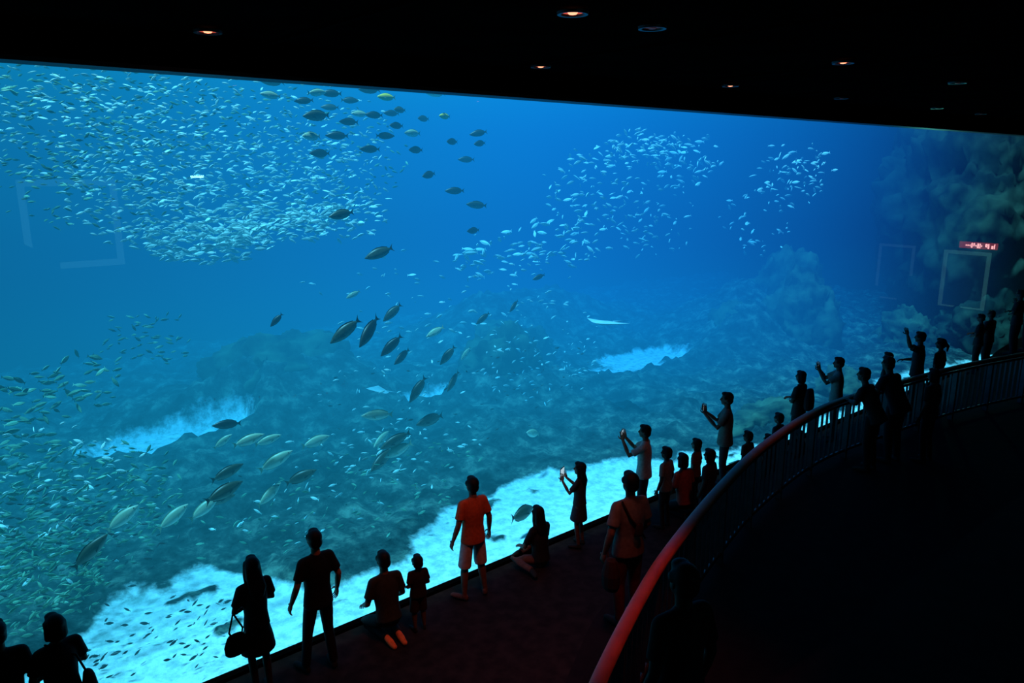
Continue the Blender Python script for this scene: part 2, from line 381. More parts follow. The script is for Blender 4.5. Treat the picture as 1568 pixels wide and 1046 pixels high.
m_fin=mat('fish_fin',(.02,.03,.025),.6,noise_scale=12,col2=(.03,.04,.035));m_eye=mat('fish_eye',(.005,.005,.005),.2,noise_scale=9,col2=(.01,.01,.01))
m_finl=mat('fish_fin_light',(.25,.35,.25),.6,noise_scale=12,col2=(.4,.5,.35))
V,F,MI=fish_geo()
FM={}
for key,nm,bk,bl,fn in [('d','unicornfish',(.010,.012,.010),(.03,.038,.03),m_fin),('m','surgeonfish',(.03,.04,.024),(.12,.14,.10),m_fin),('l','trevally',(.34,.40,.27),(.68,.74,.60),m_finl),('y','yellow_surgeonfish',(.9,.6,.04),(.6,.5,.1),m_finl)]:
    me=D.meshes.new(nm);me.from_pydata(V,[],F)
    me.materials.append(fish_mat(nm+'_skin',bk,bl));me.materials.append(fn);me.materials.append(m_eye)
    me.polygons.foreach_set('material_index',MI)
    me.polygons.foreach_set('use_smooth',[mi==0 for mi in MI]);me.update()
    FM[key]=(nm,me)
FL=[# s,d,z,len,heading,pitch,kind
(2.94,4,7.0,.30,'L',0,'m'),(3.16,4,7.04,.26,'L',0,'l'),(2.68,3.5,6.75,.25,'L',5,'l'),(3.45,4,6.74,.24,'L',-5,'d'),(3.43,3.5,6.83,.26,'R',5,'l'),(3.94,4,6.88,.27,'L',0,'d'),(4.42,5,6.74,.25,'L',0,'m'),(3.16,3,6.45,.36,'L',-4,'m'),(3.06,3,6.15,.29,'L',0,'l'),(3.68,4,5.92,.30,'L',0,'d'),(4.01,4,6.21,.30,'L',0,'d'),(4.24,4,6.44,.28,'L',0,'d'),(4.82,5,6.88,.26,'R',0,'d'),(4.66,4,6.98,.29,'L',0,'d'),(4.45,4,6.58,.24,'L',0,'l'),(4.73,4,6.57,.27,'L',0,'d'),(4.99,4,6.88,.28,'L',0,'y'),(5.69,5,6.69,.26,'L',0,'d'),(5.25,4,6.68,.25,'L',0,'m'),(5.17,4,6.41,.26,'L',0,'d'),(4.93,4,6.23,.27,'R',0,'d'),(4.62,4,6.0,.29,'L',0,'d'),(5.5,4,6.29,.3,'L',0,'l'),(5.56,4,6.0,.28,'L',0,'d'),(6.41,5,6.62,.27,'L',0,'d'),(6.02,4,7.0,.28,'L',0,'l'),(6.21,4,6.61,.25,'L',0,'y'),(6.37,4,6.16,.27,'L',0,'d'),(6.99,4,6.33,.28,'L',-10,'d'),(7.02,4,6.14,.26,'L',-5,'d'),(7.44,5,5.85,.28,'L',0,'d'),(5.83,4,5.56,.3,'L',-8,'d'),(6.41,4,5.26,.3,'L',0,'d'),(6.93,4,4.98,.33,'L',5,'m'),(6.84,4,4.49,.28,'L',0,'d'),
(3.23,2.5,5.01,.42,'L',-8,'m'),(3.85,2.5,4.39,.48,'L',-18,'m'),(4.17,4,3.51,.27,'L',-25,'l'),(2.32,3,3.44,.26,'L',-45,'d'),(2.94,2,3.35,.55,'L',-35,'m'),(3.33,2,3.29,.58,'L',-42,'d'),(4.35,3,3.31,.42,'L',-38,'m'),(4.01,2.5,2.88,.47,'L',-40,'d'),(4.51,3,2.52,.42,'L',-28,'d'),(5.21,3,2.86,.36,'L',-25,'l'),(7.06,4,2.72,.36,'L',-35,'m'),(7.88,4,2.88,.34,'L',-38,'m'),(8.57,4,3.42,.32,'L',-15,'m'),(5.47,3,2.39,.42,'L',-48,'m'),(6.62,4,2.06,.32,'L',-50,'l'),(4.49,2.5,2.05,.5,'L',-52,'m'),(5.58,3,1.89,.46,'L',-40,'m'),(4.72,2.5,1.46,.56,'L',-5,'m'),(3.42,2,1.95,.5,'L',5,'l'),(4.06,3,1.14,.46,'L',-25,'l'),(3.85,2.2,1.38,.55,'L',-20,'m'),(3.65,2.3,1.08,.56,'L',-28,'m'),(3.9,2.2,1.2,.5,'L',-20,'l'),(7.1,2.5,.67,.48,'L',20,'l'),(1.28,2.5,2.14,.4,'L',5,'d'),(1.36,3,1.72,.36,'R',35,'l'),(1.38,2,2.02,.48,'R',12,'l'),(1.85,2.5,1.77,.44,'R',12,'l'),(2.6,2.5,1.57,.54,'R',6,'l'),(1.74,2,1.62,.58,'R',25,'l'),(2.1,2,1.28,.52,'R',18,'m'),(1.05,2,1.63,.52,'R',15,'m'),(.82,1.5,1.58,.58,'R',15,'m'),(1.61,2,1.14,.52,'R',25,'l'),(1.05,2.5,1.06,.52,'R',8,'m'),(.7,2,1.2,.5,'R',30,'l'),(-.30,2,1.37,.52,'R',35,'l'),(.3,2,1.2,.52,'R',30,'l'),(-.78,1.5,1.28,.56,'R',40,'m')]
random.seed(11)
for (s,d,z,ln,hd,pt,kd) in FL:
    nm,me=FM[kd];o=D.objects.new(nm,me);COL.objects.link(o)
    if z>4.4 and ln<.4: ln*=1.28
    elif hd=='R': ln*=.9
    yaw=(math.pi if hd=='L' else 0)+random.uniform(-.35,.35)
    o.matrix_world=M@Matrix.Translation((s,d,z))@Matrix.Rotation(yaw,4,'Z')@Matrix.Rotation(-R(pt),4,'Y')@Matrix.Rotation(random.uniform(-.15,.15),4,'X')@Matrix.Diagonal((ln*1.05,ln*1.0,ln*.84,1))
o=D.objects.new('grouper',FM['m'][1].copy());COL.objects.link(o)
o.matrix_world=M@Matrix.Translation((5.35,.8,.15))@Matrix.Rotation(.2,4,'Z')@Matrix.Diagonal((.6,.9,.62,1))
def ray_fish(p,L_,yaw,pitch,nm='stingray'):
    bm=bmesh.new();nn=12;up_=[];dn=[]
    for i in range(nn+1):
        u=-1+2*i/nn;half=max(.02,(1-abs(u)**1.3))*.42;ru=[];rd=[]
        for j in range(9):
            v=-1+2*j/8;x=v*half+.05*(1-abs(u))-.1*abs(u)
            th_=.05*(1-abs(u))**1.2*(1-v*v)+.002;zc=.05*abs(u)**1.8
            ru.append(bm.verts.new((x,u*.55,zc+th_)));rd.append(bm.verts.new((x,u*.55,zc-th_)))
        up_.append(ru);dn.append(rd)
    for i in range(nn):
        for j in range(8):
            bm.faces.new((up_[i][j],up_[i+1][j],up_[i+1][j+1],up_[i][j+1]));bm.faces.new((dn[i][j+1],dn[i+1][j+1],dn[i+1][j],dn[i][j]))
    t=[bm.verts.new(q) for q in [(-.3,.03,.0),(-.3,-.03,0),(-1.15,0,.03),(-.3,0,.04)]]
    bm.faces.new((t[0],t[2],t[1]));bm.faces.new((t[0],t[3],t[2]));bm.faces.new((t[1],t[2],t[3]))
    bmesh.ops.recalc_face_normals(bm,faces=bm.faces)
    o=to_obj(nm,bm,[m_rayskin],M@Matrix.Translation(p)@Matrix.Rotation(yaw,4,'Z')@Matrix.Rotation(-R(pitch),4,'Y')@Matrix.Scale(L_,4),True)
m_rayskin=mat('ray_skin',(.55,.65,.6),.6,noise_scale=5,col2=(.75,.8,.75))
ray_fish((10.7,4,2.15),1.05,math.pi+.25,8);ray_fish((5.75,6,1.0),.6,math.pi*.9,15);

m_sil=D.materials.new('school_fish_skin');m_sil.use_nodes=True
b=m_sil.node_tree.nodes['Principled BSDF'];b.inputs['Roughness'].default_value=.5
nt=m_sil.node_tree;tc=nt.nodes.new('ShaderNodeTexCoord');n=nt.nodes.new('ShaderNodeTexNoise');n.inputs['Scale'].default_value=3
nt.links.new(tc.outputs['Object'],n.inputs['Vector']);r_=nt.nodes.new('ShaderNodeValToRGB');r_.color_ramp.elements[0].color=(.35,.6,.55,1);r_.color_ramp.elements[1].color=(.85,1,.95,1)
nt.links.new(n.outputs['Fac'],r_.inputs[0]);nt.links.new(r_.outputs[0],b.inputs['Base Color'])
m_grn=mat('small_fish_green',(.05,.2,.13),.5,noise_scale=3,col2=(.18,.42,.28));m_drk=mat('small_fish_dark',(.02,.05,.06),.5,noise_scale=3,col2=(.05,.1,.1))
bV,bF,_=fish_geo(6,6,.16,.07,False)
def school(name,blobs,m,yaw0,yawv,pitchv,rollv,seed):
    rnd=random.Random(seed);AV=[];AF=[]
    for (s,d,z,rs,rz,n,sz,dd) in blobs:
        for i in range(n):
            while True:
                a,b_,c=rnd.uniform(-1,1),rnd.uniform(-1,1),rnd.uniform(-1,1)
                if a*a+b_*b_+c*c<1: break
            P=Vector((s+a*rs,max(.4,d+b_*dd),z+c*rz))
            if P.z>8.3 or P.z<bed(P.x,P.y)[0]+.05: continue
            sc=sz*rnd.uniform(.7,1.25)
            yaw=yaw0(a,c,rnd)+rnd.gauss(0,yawv)
            T=Matrix.Translation(P)@Matrix.Rotation(yaw,4,'Z')@Matrix.Rotation(rnd.gauss(0,pitchv),4,'Y')@Matrix.Rotation(rnd.gauss(0,rollv),4,'X')@Matrix.Scale(sc,4)
            o=len(AV)
            AV+= [tuple(T@Vector(v)) for v in bV];AF+=[tuple(o+k for k in f) for f in bF]
    me=D.meshes.new(name);me.from_pydata(AV,[],AF);me.update()
    obj(name,me,[m],M)
left=lambda a,c,r:math.pi if r.random()<.8 else 0
school('sardine_school',[(.6,5,6.5,1.9,1.1,420,.11,1.5),(3.4,6,6.3,3.0,1.1,430,.125,1.5),(1.2,5,5.3,1.25,.9,360,.125,1.2),(4.0,6,5.3,2.2,1.0,480,.135,1.3),(2.1,5,4.5,1.2,.38,240,.18,.8),(3.2,5,4.75,1.6,.38,220,.18,.8),(4.4,5,4.8,1.1,.45,100,.17,.8)],m_sil,left,.45,.3,.6,1)
school('anchovy_school',[(-.4,4.5,6.4,1.8,1.5,380,.10,1.2),(1.6,5,6.8,2.4,.9,260,.10,1.2),(0.6,5,5.6,1.3,1.0,160,.11,1.2),(4.6,6.5,5.9,2.4,1.2,200,.12,1.2)],m_grn,left,.5,.35,.5,9)
school('jack_school',[(14,6,6.22,1.5,.5,100,.23,.8),(12.3,6,5.2,1.6,1.1,110,.22,1),(15.9,6,5.9,1.2,.9,80,.25,1),(18.4,4,5.5,1.6,1.0,95,.23,1),(18.2,5,4.04,1.3,1.1,44,.22,1),(11,6,3.85,1.9,.7,80,.23,1),(9.1,6,3.6,1.2,.5,44,.27,1),(14.6,6,4.3,1.6,1.2,90,.2,1),(7.6,6,3.0,3.8,1.3,90,.16,1.5),(9.7,5,1.43,2.0,1.3,120,.14,1)],m_sil,left,.5,.35,.6,2)
school('fusilier_school',[(-.3,4,2.7,.6,.5,50,.17,.6),(-1,4,2.0,.6,1.0,100,.17,.8),(-.6,3,1.2,1.4,1.0,460,.12,1),(-1.3,2,.9,.8,.7,260,.12,.8),(1.2,6,2.8,.9,.5,70,.13,1),(3.2,2.5,.5,2.8,.7,130,.11,1)],m_grn,lambda a,c,r:0 if r.random()<.7 else math.pi,.5,.4,.5,3)
school('silverside_school',[(-.8,3,1.4,1.4,1.1,130,.12,1),(3.4,2.8,.7,2.6,.9,100,.12,1),(5.5,4,1.6,2.5,1.2,70,.12,1)],m_sil,left,.6,.4,.5,13)
school('damselfish_school',[(-.1,1.2,.05,1.3,.3,80,.1,.8),(-.8,2.6,.9,1.4,.9,180,.1,1.0),(6,3.5,1.2,5,1.2,80,.09,1.5)],m_drk,left,.5,.3,.3,4)

# ---------------------------------------------------------------- people
def tube(bm,pts,rad,side=Vector((1,0,0)),seg=12,mi=0,ca=1.0,cb=1.0):
    pts=[Vector(p) for p in pts];rad=[(r,r) if not isinstance(r,tuple) else r for r in rad]
    P=list(pts);Rr=list(rad)
    t0=(P[0]-P[1]).normalized();t1=(P[-1]-P[-2]).normalized()
    ra=min(rad[0]);rb=min(rad[-1]);ka,kb=1-.22*ca,1-.22*cb
    P=[pts[0]+t0*ra*.6*ca]+P+[pts[-1]+t1*rb*.6*cb];Rr=[(rad[0][0]*ka,rad[0][1]*ka)]+Rr+[(rad[-1][0]*kb,rad[-1][1]*kb)]
    rings=[]
    for i,p in enumerate(P):
        a=P[max(0,i-1)];b=P[min(len(P)-1,i+1)];t=(b-a).normalized()
        s=side-t*side.dot(t)
        if s.length<.05: s=Vector((0,1,0))-t*t.y
        s.normalize();n=t.cross(s)
        rings.append([bm.verts.new(p+s*(Rr[i][0]*math.cos(2*math.pi*k/seg))+n*(Rr[i][1]*math.sin(2*math.pi*k/seg))) for k in range(seg)])
    fs=[]
    for a,b in zip(rings,rings[1:]):
        for k in range(seg): fs.append(bm.faces.new((a[k],a[(k+1)%seg],b[(k+1)%seg],b[k])))
    va=bm.verts.new(pts[0]+t0*ra*.92*ca);vb=bm.verts.new(pts[-1]+t1*rb*.92*cb)
    for k in range(seg):
        fs.append(bm.faces.new((va,rings[0][(k+1)%seg],rings[0][k])));fs.append(bm.faces.new((vb,rings[-1][k],rings[-1][(k+1)%seg])))
    for f in fs:f.material_index=mi
def ell_(bm,c,r,T=Matrix.Identity(4),mi=0,seg=14):
    res=bmesh.ops.create_uvsphere(bm,u_segments=seg,v_segments=10,radius=1,matrix=T@Matrix.Translation(c)@Matrix.Diagonal((*r,1)))
    for v in res['verts']:
        for f in v.link_faces:f.material_index=mi
def remesh(bm,vox,it=4):
    bmesh.ops.recalc_face_normals(bm,faces=bm.faces)
    me=D.meshes.new('tmp');bm.to_mesh(me);bm.free();o=D.objects.new('tmp',me);COL.objects.link(o)
    r=o.modifiers.new('r','REMESH');r.mode='VOXEL';r.voxel_size=vox;r.use_smooth_shade=True
    s=o.modifiers.new('s','SMOOTH');s.factor=.5;s.iterations=it
    dg=bpy.context.evaluated_depsgraph_get();ev=o.evaluated_get(dg);out=D.meshes.new_from_object(ev)
    D.objects.remove(o);D.meshes.remove(me);return out
MC={}
def cm(nm,c,rough=.8):
    k=(nm,c)
    if k not in MC:
        MC[k]=mat(nm,c,rough,noise_scale=25,col2=tuple(min(1,x*1.35+.002) for x in c),spec=.2)
    return MC[k]
SKIN=(.24,.12,.075);HAIR=(.004,.004,.004)
STAND=dict(pelvis=(0,0,.93),chest=(0,0,1.27),neck=(0,-.01,1.47),head=(0,.015,1.635),shR=(.165,0,1.40),elR=(.225,-.03,1.12),wrR=(.24,.05,.88),hipR=(.085,0,.9),knR=(.10,.02,.50),anR=(.11,-.03,.09),
 shL=(-.165,0,1.40),elL=(-.225,-.03,1.12),wrL=(-.24,.05,.88),hipL=(-.085,0,.9),knL=(-.10,.02,.5),anL=(-.11,-.03,.09))
def hand(bm,wr,dirv,side,k,curl=.5,mirror=1):
    d=dirv.normalized();s=(side-d*side.dot(d))
    if s.length<.05:s=Vector((0,1,0))-d*d.y
    s.normalize();n=d.cross(s)
    if mirror<0:n=-n
    pe=wr+d*.085*k
    tube(bm,[wr,wr+d*.04*k,pe],[(.026*k,.018*k),(.038*k,.017*k),(.038*k,.014*k)],s,10)
    for i,(off,ln) in enumerate([(-.030,.062),(-.010,.075),(.010,.080),(.030,.070)]):
        b=pe+s*off*k;c=b+(d*math.cos(curl*.5)+n*math.sin(curl*.5))*ln*.5*k
        e=c+(d*math.cos(curl*1.4)+n*math.sin(curl*1.4))*ln*.5*k
        tube(bm,[b-d*.01*k,c,e],[.0088*k,.008*k,.0065*k],s,6)
    b=wr+d*.025*k+s*.03*k;c=b+(d*.6+s*.8+n*.3).normalized()*.035*k;e=c+(d*.9+s*.25+n*.4).normalized()*.03*k
    tube(bm,[b,c,e],[.012*k,.0095*k,.0075*k],s,6)
def person(name,xy,z0,H,yaw=40.1,pose={},top=(.01,.01,.012),bottom=(.008,.009,.012),hair='short',hairc=HAIR,skirt=False,shorts=False,sleeve='short',headk=1.0,hyaw=0,hpitch=0,slim=1.0,shoe=(.02,.02,.02),extra=None,skin=SKIN,curl=.6,Hp=1.75):
    k=H/Hp
    J={a:Vector(b) for a,b in STAND.items()}
    for a,b in pose.items():J[a]=Vector(b)
    sd=(J['shR']-J['shL']).normalized();hs=(J['hipR']-J['hipL']).normalized()
    parts=[]
    pv,ch,nk=J['pelvis'],J['chest'],J['neck'];q=slim;up=(ch-pv).normalized()
    sitting=J['knR'].z>J['hipR'].z-.25
    bm=bmesh.new()
    hem=pv-up*(.02 if sitting or skirt else .085)
    tube(bm,[hem,pv,pv.lerp(ch,.4),ch,ch.lerp(nk,.5),ch.lerp(nk,.78),nk.lerp(ch,.06)],[(.178*q,.138),(.170*q,.130),(.152*q,.114),(.166*q,.12),(.150*q,.098),(.105*q,.075),(.062,.06)],sd,20,ca=.12)
    for S in 'RL':
        sh,el,wr=J['sh'+S],J['el'+S],J['wr'+S]
        tube(bm,[nk.lerp(ch,.22),sh+(nk-ch).normalized()*.005],[.052,.056],sd)
        if sleeve=='short': tube(bm,[sh,sh.lerp(el,.35),sh.lerp(el,.72)],[.060*q,.060*q,.064*q],sd,cb=.12)
        else: tube(bm,[sh,sh.lerp(el,.5),el,wr],[.062*q,.056*q,.052*q,.038],sd,cb=.12)
    parts.append((remesh(bm,.015,3),0))
    bm=bmesh.new()
    tube(bm,[pv-up*.04,pv+up*.03],[(.145*q,.108),(.143*q,.108)],hs,18)
    if skirt:
        kn=(J['knR']+J['knL'])/2;md=pv.lerp(kn,.78)
        tube(bm,[pv,pv.lerp(md,.5),md],[(.155*q,.12),(.178,.145),(.205,.17)],hs,22,cb=.1)
    for S in 'RL':
        hp,kn,an=J['hip'+S],J['kn'+S],J['an'+S]
        if skirt: continue
        if shorts: tube(bm,[hp,hp.lerp(kn,.5),kn.lerp(hp,-.05)],[.086*q,.088*q,.090*q],hs,cb=.12)
        else: tube(bm,[hp,hp.lerp(kn,.5),kn,kn.lerp(an,.35),an],[.084*q,.078*q,.062*q,.060*q,.052],hs,cb=.2)
    parts.append((remesh(bm,.015,3),1))
    bm=bmesh.new();hc=J['head']
    tube(bm,[nk.lerp(ch,.15),nk,hc+Vector((0,-.01,-.05))],[.062,.054,.052],sd)
    HT=Matrix.Translation(hc)@Matrix.Rotation(R(hyaw),4,'Z')@Matrix.Rotation(R(hpitch),4,'X')@Matrix.Scale(headk,4)
    ell_(bm,(0,-.008,.018),(.073,.092,.092),HT);ell_(bm,(0,.022,-.045),(.055,.064,.068),HT);ell_(bm,(0,.055,-.085),(.028,.03,.022),HT)
    for sg in(1,-1): ell_(bm,(sg*.076,-.005,-.012),(.010,.018,.028),HT)
    tube(bm,[HT@Vector((0,.08,.012)),HT@Vector((0,.104,-.022)),HT@Vector((0,.092,-.03))],[.011,.016,.014],sd,8)
    for S in 'RL':
        sh,el,wr=J['sh'+S],J['el'+S],J['wr'+S]
        tube(bm,[sh,sh.lerp(el,.5),el,el.lerp(wr,.35),wr],[.046,.044*q,.038*q,.038*q,.026],sd)
        if skirt or shorts:
            hp,kn,an=J['hip'+S],J['kn'+S],J['an'+S]
            tube(bm,[hp,hp.lerp(kn,.5),kn,kn.lerp(an,.33),an],[.078*q,.07*q,.052*q,.055*q,.034],hs)
    parts.append((remesh(bm,.0125,3),2))
    bm=bmesh.new()
    for S in 'RL':
        el,wr=J['el'+S],J['wr'+S];d=J.get('hd'+S,(wr-el)).normalized()
        hand(bm,wr,d,Vector((0,1,0)) if abs(d.z)>.7 else Vector((1 if S=='L' else -1,0,0)),1,curl,1 if S=='L' else -1)
    me=D.meshes.new('t');bmesh.ops.recalc_face_normals(bm,faces=bm.faces);bm.to_mesh(me);bm.free();parts.append((me,2))
    bm=bmesh.new()
    ell_(bm,(0,-.024,.034),(.085,.094,.088),HT);ell_(bm,(0,-.040,-.022),(.082,.072,.078),HT);ell_(bm,(.01,.03,.085),(.06,.06,.035),HT)
    for sg in(1,-1): ell_(bm,(sg*.068,.018,.03),(.018,.035,.04),HT)
    if hair=='long':
        b0=HT@Vector((0,-.045,.02));b1=HT@Vector((0,-.062,-.10));b2=hc.lerp(nk,1.1)+Vector((0,-.085,-.06));
        tube(bm,[b0,b1,b2,b2+(pv-ch).normalized()*.1],[(.09,.055),(.098,.05),(.105,.045),(.07,.03)],sd,14)
        for sg in(1,-1): tube(bm,[HT@Vector((sg*.07,.0,.03)),HT@Vector((sg*.08,-.01,-.09)),HT@Vector((sg*.085,-.02,-.2))],[.028,.03,.018],sd,8)
    if hair=='bob':
        tube(bm,[HT@Vector((0,-.04,.03)),HT@Vector((0,-.05,-.10))],[(.092,.062),(.09,.055)],sd,14)
        for sg in(1,-1): tube(bm,[HT@Vector((sg*.07,.0,.03)),HT@Vector((sg*.08,-.01,-.1))],[.028,.03],sd,8)
    if hair=='pony':
        tube(bm,[HT@Vector((0,-.1,.04)),HT@Vector((0,-.15,-.03)),HT@Vector((0,-.14,-.14))],[.025,.035,.018],sd,8)
    parts.append((remesh(bm,.012,2),3))
    bm=bmesh.new()
    for sg in(1,-1): ell_(bm,(sg*.031,.079,.008),(.013,.009,.008),HT,0,8)
    ell_(bm,(0,.08,-.06),(.024,.009,.006),HT,0,8)
    me=D.meshes.new('t');bm.to_mesh(me);bm.free();parts.append((me,5))
    bm=bmesh.new()
    for S,sg in(('R',1),('L',-1)):
        an=J['an'+S]
        td=J.get('toe'+S,an+Vector((sg*.04,.19,-.05)))
        v=(td-an);heel=an+Vector((0,0,-.045))-Vector((v.x,v.y,0))*.18
        if 'toe'+S in pose and abs(v.z)<.045: heel=an-(td-an)*.1
        tube(bm,[heel,heel.lerp(td,.5),td],[(.038,.04),(.045,.04),(.036,.028)],hs,12)
        tube(bm,[an,heel.lerp(td,.2)],[.04,.04],hs,10)
    parts.append((remesh(bm,.014,3),4))
    B=bmesh.new()
    for me,mi in parts:
        n0=len(B.faces);B.from_mesh(me);B.faces.ensure_lookup_table()
        for i in range(n0,len(B.faces)):B.faces[i].material_index=mi;B.faces[i].smooth=True
        D.meshes.remove(me)
    mats=[cm('shirt_cloth',top),cm('trouser_cloth',bottom),cm('skin',skin,.6),cm('hair',hairc,.6),cm('shoe_leather',shoe),cm('face_feature',(.03,.008,.008))]
    if extra: mats=extra(B,mats,J)
    zmin=min(v.co.z for v in B.verts)
    for v in B.verts:v.co.z-=zmin
    T=Matrix.Translation((xy[0],xy[1],z0+.003))@Matrix.Rotation(R(yaw),4,'Z')@Matrix.Scale(k,4)
    return to_obj(name,B,mats,T)
def add_phone(B,c,sz=(.075,.01,.14),rot=0,lit=True,mats=None):
    v0=len(B.verts)
    x,y,z=sz
    bm_box(B,(-x/2,-y/2,-z/2),(x/2,y/2,z/2),len(mats));bm_box(B,(-x*.45,-y/2-.002,-z*.45),(x*.45,-y/2-.0005,z*.45),len(mats)+1)
    B.verts.ensure_lookup_table()
    for v in B.verts[v0:]:
        v.co=Matrix.Translation(c)@Matrix.Rotation(rot,4,'Y')@v.co
    return mats+[cm('phone_body',(.02,.02,.02)),m_screen]
m_screen=mat('phone_screen',(.1,.3,.4),.3,emis=(.45,.65,.75),es=.9,noise_scale=30,col2=(.3,.5,.6))
def bagmesh(B,c,mi,sz=(.13,.05,.1),strap=None):
    tube(B,[Vector(c)+Vector((0,0,sz[2])),Vector(c),Vector(c)-Vector((0,0,sz[2]))],[(sz[0]*.75,sz[1]*.7),(sz[0],sz[1]),(sz[0]*.95,sz[1])],Vector((1,0,0)),12,mi)
    if strap:
        for a,b in zip(strap,strap[1:]): tube(B,[a,b],[.011,.011],Vector((1,0,0)),6,mi)
CROSS=dict(elR=(.235,.04,1.15),wrR=(.03,.19,1.16),elL=(-.235,.04,1.14),wrL=(-.02,.16,1.10),anR=(.09,-.03,.09),anL=(-.07,-.02,.09),knR=(.09,.02,.5),knL=(-.08,.03,.5))
PHONE=dict(elR=(.21,.22,1.25),wrR=(.085,.36,1.46),elL=(-.21,.22,1.25),wrL=(-.085,.36,1.46),hdR=(-.3,.2,.9),hdL=(.3,.2,.9))
PHONELOW=dict(elR=(.2,.1,1.14),wrR=(.07,.36,1.30),elL=(-.2,.1,1.14),wrL=(-.07,.36,1.30),hdR=(-.3,.3,.8),hdL=(.3,.3,.8))
PHONEMID=dict(elL=(-.2,.14,1.17),wrL=(-.07,.35,1.36),elR=(.2,.14,1.17),wrR=(.07,.35,1.36),hdR=(-.3,.2,.9),hdL=(.3,.2,.9))
TABLET=dict(PHONEMID,wrL=(-.10,.33,1.36),wrR=(.10,.33,1.36))
KNEEL=dict(pelvis=(0,-.02,.33),chest=(0,.05,.68),neck=(0,.06,.88),head=(0,.085,1.045),shR=(.165,.05,.81),elR=(.24,.06,.54),wrR=(.2,.26,.42),shL=(-.165,.05,.81),elL=(-.24,.06,.54),wrL=(-.2,.26,.42),
 hipR=(.1,0,.3),knR=(.15,.40,.11),anR=(.09,-.08,.1),toeR=(.08,-.27,.06),hipL=(-.1,0,.3),knL=(-.13,.40,.11),anL=(-.07,-.08,.1),toeL=(-.06,-.27,.06))
SIT=dict(pelvis=(0,0,.13),chest=(0,.03,.46),neck=(0,.05,.66),head=(0,.075,.82),shR=(.155,.03,.59),elR=(.22,.12,.33),wrR=(.12,.32,.25),shL=(-.155,.03,.59),elL=(-.22,.12,.33),wrL=(-.12,.32,.25),
 hipR=(.09,.03,.12),knR=(.32,.33,.17),anR=(-.02,.40,.09),toeR=(-.18,.42,.06),hipL=(-.09,.03,.12),knL=(-.34,.25,.14),anL=(-.30,-.1,.08),toeL=(-.36,-.25,.06))
LEAN=dict(chest=(0,.09,1.24),neck=(0,.17,1.42),head=(0,.22,1.58),shR=(.165,.15,1.35),shL=(-.165,.15,1.35),elR=(.24,.2,1.14),wrR=(.15,.33,1.15),elL=(-.24,.2,1.14),wrL=(-.15,.33,1.15),pelvis=(0,-.06,.93))
ONEUP=dict(elL=(-.28,.12,1.48),wrL=(-.24,.2,1.70),elR=(.23,.05,1.13),wrR=(.15,.28,1.1))
WIDE=dict(elR=(.245,-.03,1.14),wrR=(.29,.04,.90),elL=(-.245,-.03,1.14),wrL=(-.29,.04,.90),knR=(.13,.02,.5),anR=(.17,-.02,.09),knL=(-.12,.03,.5),anL=(-.15,0,.09),toeL=(-.24,.17,.04),toeR=(.27,.14,.04))
MAN4=dict(elR=(.25,-.04,1.15),wrR=(.275,.06,.91),elL=(-.26,-.03,1.16),wrL=(-.30,.06,.92),knR=(.11,.02,.5),anR=(.12,-.06,.09),knL=(-.13,.05,.5),anL=(-.17,.06,.09))

person('standing_man',(-4.60,6.10),0,1.76,38,{},top=(.006,.006,.008))
person('standing_woman',(-4.22,6.32),0,1.69,52,CROSS,hair='bob',hyaw=15,top=(.008,.007,.008),extra=lambda B,m,J:(bagmesh(B,(.2,-.12,.95),1,(.06,.12,.11),[Vector((-.1,.0,1.48)),Vector((.12,-.1,1.3)),Vector((.2,-.12,1.03))]),m)[1])
person('standing_woman',(-2.77,7.45),0,1.66,46,CROSS,hair='long',skirt=True,slim=.88,hyaw=-8,top=(.008,.008,.01),bottom=(.006,.006,.008),skin=(.08,.04,.03),
  extra=lambda B,m,J:(bagmesh(B,(-.27,-.02,.80),1,(.14,.06,.09),[Vector((-.24,.06,1.13)),Vector((-.33,-.0,.95)),Vector((-.3,-.02,.86))]),bagmesh(B,(-.27,-.02,.80),1,(.14,.06,.09),[Vector((-.24,.06,1.13)),Vector((-.17,.0,.95)),Vector((-.2,-.02,.86))]),m)[2])
person('standing_man',(-2.21,7.89),0,1.75,42,MAN4,top=(.007,.007,.009),bottom=(.01,.011,.018),hyaw=-6,skin=(.30,.14,.08))
person('kneeling_man',(-1.53,8.50),0,1.17,36,KNEEL,top=(.025,.023,.02),bottom=(.012,.012,.015),shoe=(.8,.2,.06),Hp=1.17,skin=(.16,.075,.045),hpitch=-6)
person('standing_child',(-1.17,8.66),0,1.0,30,dict(wrL=(-.2,.2,1.0),wrR=(.2,.2,1.0)),top=(.02,.01,.01),bottom=(.03,.012,.012),headk=1.4,slim=1.15,shorts=True,skin=(.12,.06,.04))
person('standing_man',(-.52,9.42),0,1.74,36,WIDE,top=(.42,.085,.035),bottom=(.46,.34,.36),shorts=True,skin=(.16,.075,.05),shoe=(.12,.05,.04),slim=1.02)
person('seated_girl',(.42,10.25),0,.92,44,SIT,hair='long',Hp=.94,top=(.012,.012,.014),bottom=(.12,.07,.06),slim=.9,skin=(.12,.06,.04))
person('standing_girl',(1.03,10.85),0,1.36,64,TABLET,hair='long',skirt=True,headk=1.18,slim=.92,top=(.03,.03,.04),bottom=(.03,.03,.045),skin=(.12,.06,.045),
  extra=lambda B,m,J:add_phone(B,Vector((0,.38,1.46)),(.20,.012,.26),0,True,m))
